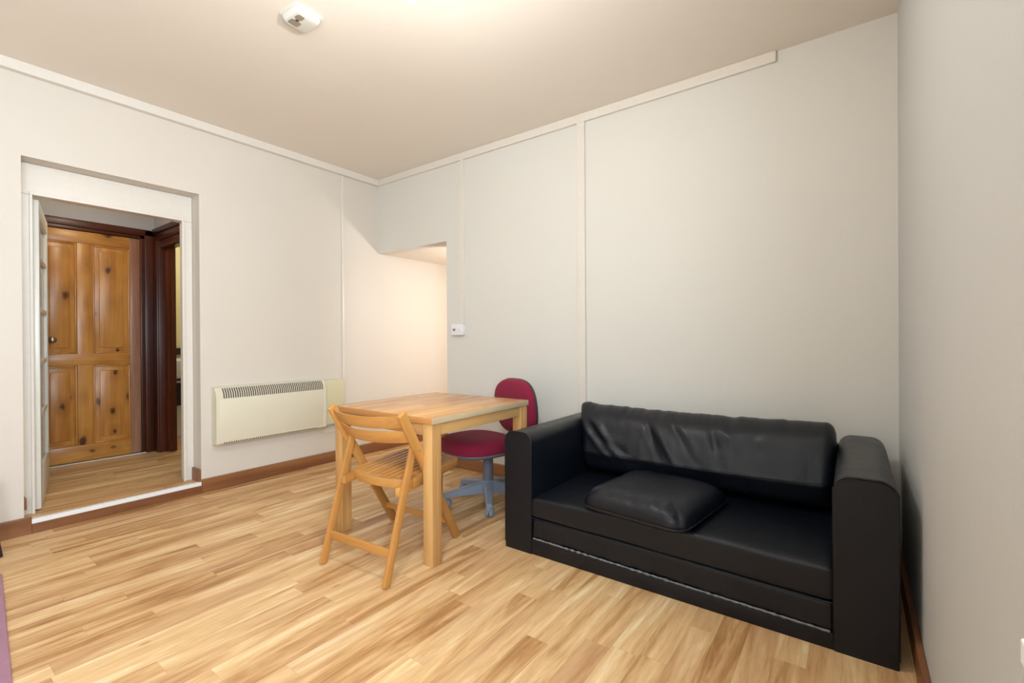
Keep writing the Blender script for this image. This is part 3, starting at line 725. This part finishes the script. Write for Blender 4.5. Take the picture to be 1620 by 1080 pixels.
def on_cush(x, z, dy=.0):
    h = tree.ray_cast(V((Lx(x), -.6, z)), V((0, 1, 0)))
    return (h[0] + V((0, dy, 0))) if h[0] else None
def seam_path(pts2):
    out = []
    for (xa, za), (xb, zb) in zip(pts2, pts2[1:]):
        n = max(3, int(math.hypot(xb - xa, zb - za) / .012))
        for k in range(n):
            q = on_cush(xa + (xb - xa) * k / n, za + (zb - za) * k / n)
            if q: out.append(q)
    return out
for sp in ([(2.62, .47), (2.95, .452), (3.3, .445), (3.85, .46)], [(2.83, .46), (2.835, .37)], [(3.177, .445), (3.18, .355)], [(3.53, .445), (3.532, .355)]):
    pp = seam_path(sp)
    if len(pp) > 2:
        bm = nb(); tube(bm, pp, .0022, 6); obj('seam', bm, M['leather'], bcush, smooth=True)
# small loose seat cushion
sc_c = thing('seat_pillow', (3.165, -.80, .306), 'small square black leather cushion lying on the sofa seat', 'cushion', rz=math.radians(-7))
bm = nb(); n = 44; hw_, hd_ = .262, .285; top = {}; bot = {}
for i in range(n + 1):
    for j in range(n + 1):
        u, v = -1 + 2 * i / n, -1 + 2 * j / n
        pu = math.copysign(abs(u) ** .8, u); pv = math.copysign(abs(v) ** .8, v)
        x, y = pu * hw_ * (1 - .035 * (1 - v * v) * 0), pv * hd_
        # rounded corners
        k = max(abs(u), abs(v)); rr = (abs(u) ** 8 + abs(v) ** 8) ** (1 / 8); s = k / rr if rr > 0 else 1
        x *= s; y *= s
        th = (max(0, 1 - abs(u) ** 5) * max(0, 1 - abs(v) ** 5)) ** .42
        hgt = .092 * th; w = .006 * noise.noise(V((x * 6, y * 6, 3))) * th
        edge = th < .75
        if v < -.6: w += .007 * noise.noise(V((x * 34, y * 14, 5))) * min(1, 3 * th)
        sk = .02 * (y / hd_)   # leans a little
        top[i, j] = bm.verts.new((x, y, .022 + hgt + w))
        bot[i, j] = top[i, j] if (i in (0, n) or j in (0, n)) else bm.verts.new((x, y, .022 - .020 * th ** .6))
for i in range(n):
    for j in range(n):
        bm.faces.new((top[i, j], top[i + 1, j], top[i + 1, j + 1], top[i, j + 1]))
        q = (bot[i, j], bot[i, j + 1], bot[i + 1, j + 1], bot[i + 1, j])
        bm.faces.new(q)
cv = obj('cushion_cover', bm, M['leatherw'], sc_c, smooth=True)
per = [(i, 0) for i in range(n + 1)] + [(n, j) for j in range(1, n + 1)] + [(i, n) for i in range(n - 1, -1, -1)] + [(0, j) for j in range(n - 1, 0, -1)]
pts = []
for i, j in per:
    u, v = -1 + 2 * i / n, -1 + 2 * j / n
    x, y = math.copysign(abs(u) ** .8, u) * hw_, math.copysign(abs(v) ** .8, v) * hd_
    k = max(abs(u), abs(v)); rr = (abs(u) ** 8 + abs(v) ** 8) ** .125; s = k / rr; pts.append((x * s, y * s, .024))
bm = nb(); tube(bm, pts, .004, 6, closed=True); obj('piping', bm, M['leather'], sc_c, smooth=True)
# ------------------------------------------------------------------ bits at the frame edges
lt = thing('side_table', (.122, -2.80, 0), 'dark purple low side table, one rounded leg showing at the left edge', 'table')
bm = nb(); prism(bm, rrect(.10, .21, .05), .365, .392, 'z', .004); o = obj('table_top', bm, M['purple'], lt, auto=40); o.location = (0.092, -.11, 0)
for sx in (-1, 1):
    for sy in (-1, 1):
        board('leg', (.092 + sx * .102, sy * .205 - .095, .0), (.092 + sx * .08, sy * .175 - .11, .366), .03, .03, (0, 1, 0), M['purple'], lt, .006)
rg = obj('floor_rug', B_(((0, -.75, 0), (1.75, 0, .009)), bev=.004), M['rug']); rg.location = (.60, -2.71, 0); rg.rotation_euler = (0, 0, math.radians(-5.05))
tag(rg, 'mauve rug whose edge shows at the lower left corner of the floor', 'rug')
# ------------------------------------------------------------------ light
def light(name, typ, loc, energy, col, **k):
    l = bpy.data.lights.new(name, typ); l.energy = energy; l.color = col
    for a, v in k.items(): setattr(l, a, v)
    o = bpy.data.objects.new(name, l); o.location = loc; COL.objects.link(o); return o
wl = light('window_daylight', 'AREA', (W + .22, (WY1 + WY2) / 2, (WZ1 + WZ2) / 2), 135, (.76, .89, 1.), shape='RECTANGLE', size=WZ2 - WZ1, size_y=WY2 - WY1)
wl.rotation_euler = (0, math.radians(90), 0)
light('kitchen_lamp', 'POINT', (1.3, .62, 1.55), 36, (1., .95, .9), shadow_soft_size=.08)
light('alcove_glow_fill', 'POINT', (.62, 1.22, 1.35), 1.8, (1., .55, .15), shadow_soft_size=.06)  # added unseen warm fill tinting the alcove wall near the jamb
light('hall_fill', 'POINT', (-.75, -2.1, 2.35), 8, (1., .84, .62), shadow_soft_size=.12)  # added unseen fill that brightens the pine door in the unlit hall
light('bathroom_lamp', 'POINT', (-1.7, -.7, 2.3), 14, (1., .93, .8), shadow_soft_size=.12)
wd = bpy.data.worlds.new('World'); S.world = wd; wd.use_nodes = True
wd.node_tree.nodes['Background'].inputs[0].default_value = (.75, .86, 1, 1); wd.node_tree.nodes['Background'].inputs[1].default_value = 1.
# ------------------------------------------------------------------ camera
y_, a_, r0 = math.radians(36.2022), math.radians(-.1692), math.radians(-.3568)
fw = V((-math.sin(y_) * math.cos(a_), math.cos(y_) * math.cos(a_), math.sin(a_))); rt = V((math.cos(y_), math.sin(y_), 0)); up_ = rt.cross(fw)
Rr = rt * math.cos(r0) + up_ * math.sin(r0); Uu = -rt * math.sin(r0) + up_ * math.cos(r0)
cam = bpy.data.cameras.new('Camera'); co = bpy.data.objects.new('Camera', cam); COL.objects.link(co)
Mc = Matrix((Rr, Uu, -fw)).transposed().to_4x4(); Mc.translation = V((3.9566, -3.0714, 1.13)); co.matrix_world = Mc
cam.sensor_width = 36; cam.lens = 738.45 / 1620 * 36; cam.clip_start = .02
S.camera = co
S.view_settings.view_transform = 'Standard'; S.view_settings.look = 'None'; S.view_settings.gamma = 1; S.view_settings.exposure = .08
S.view_settings.use_curve_mapping = False
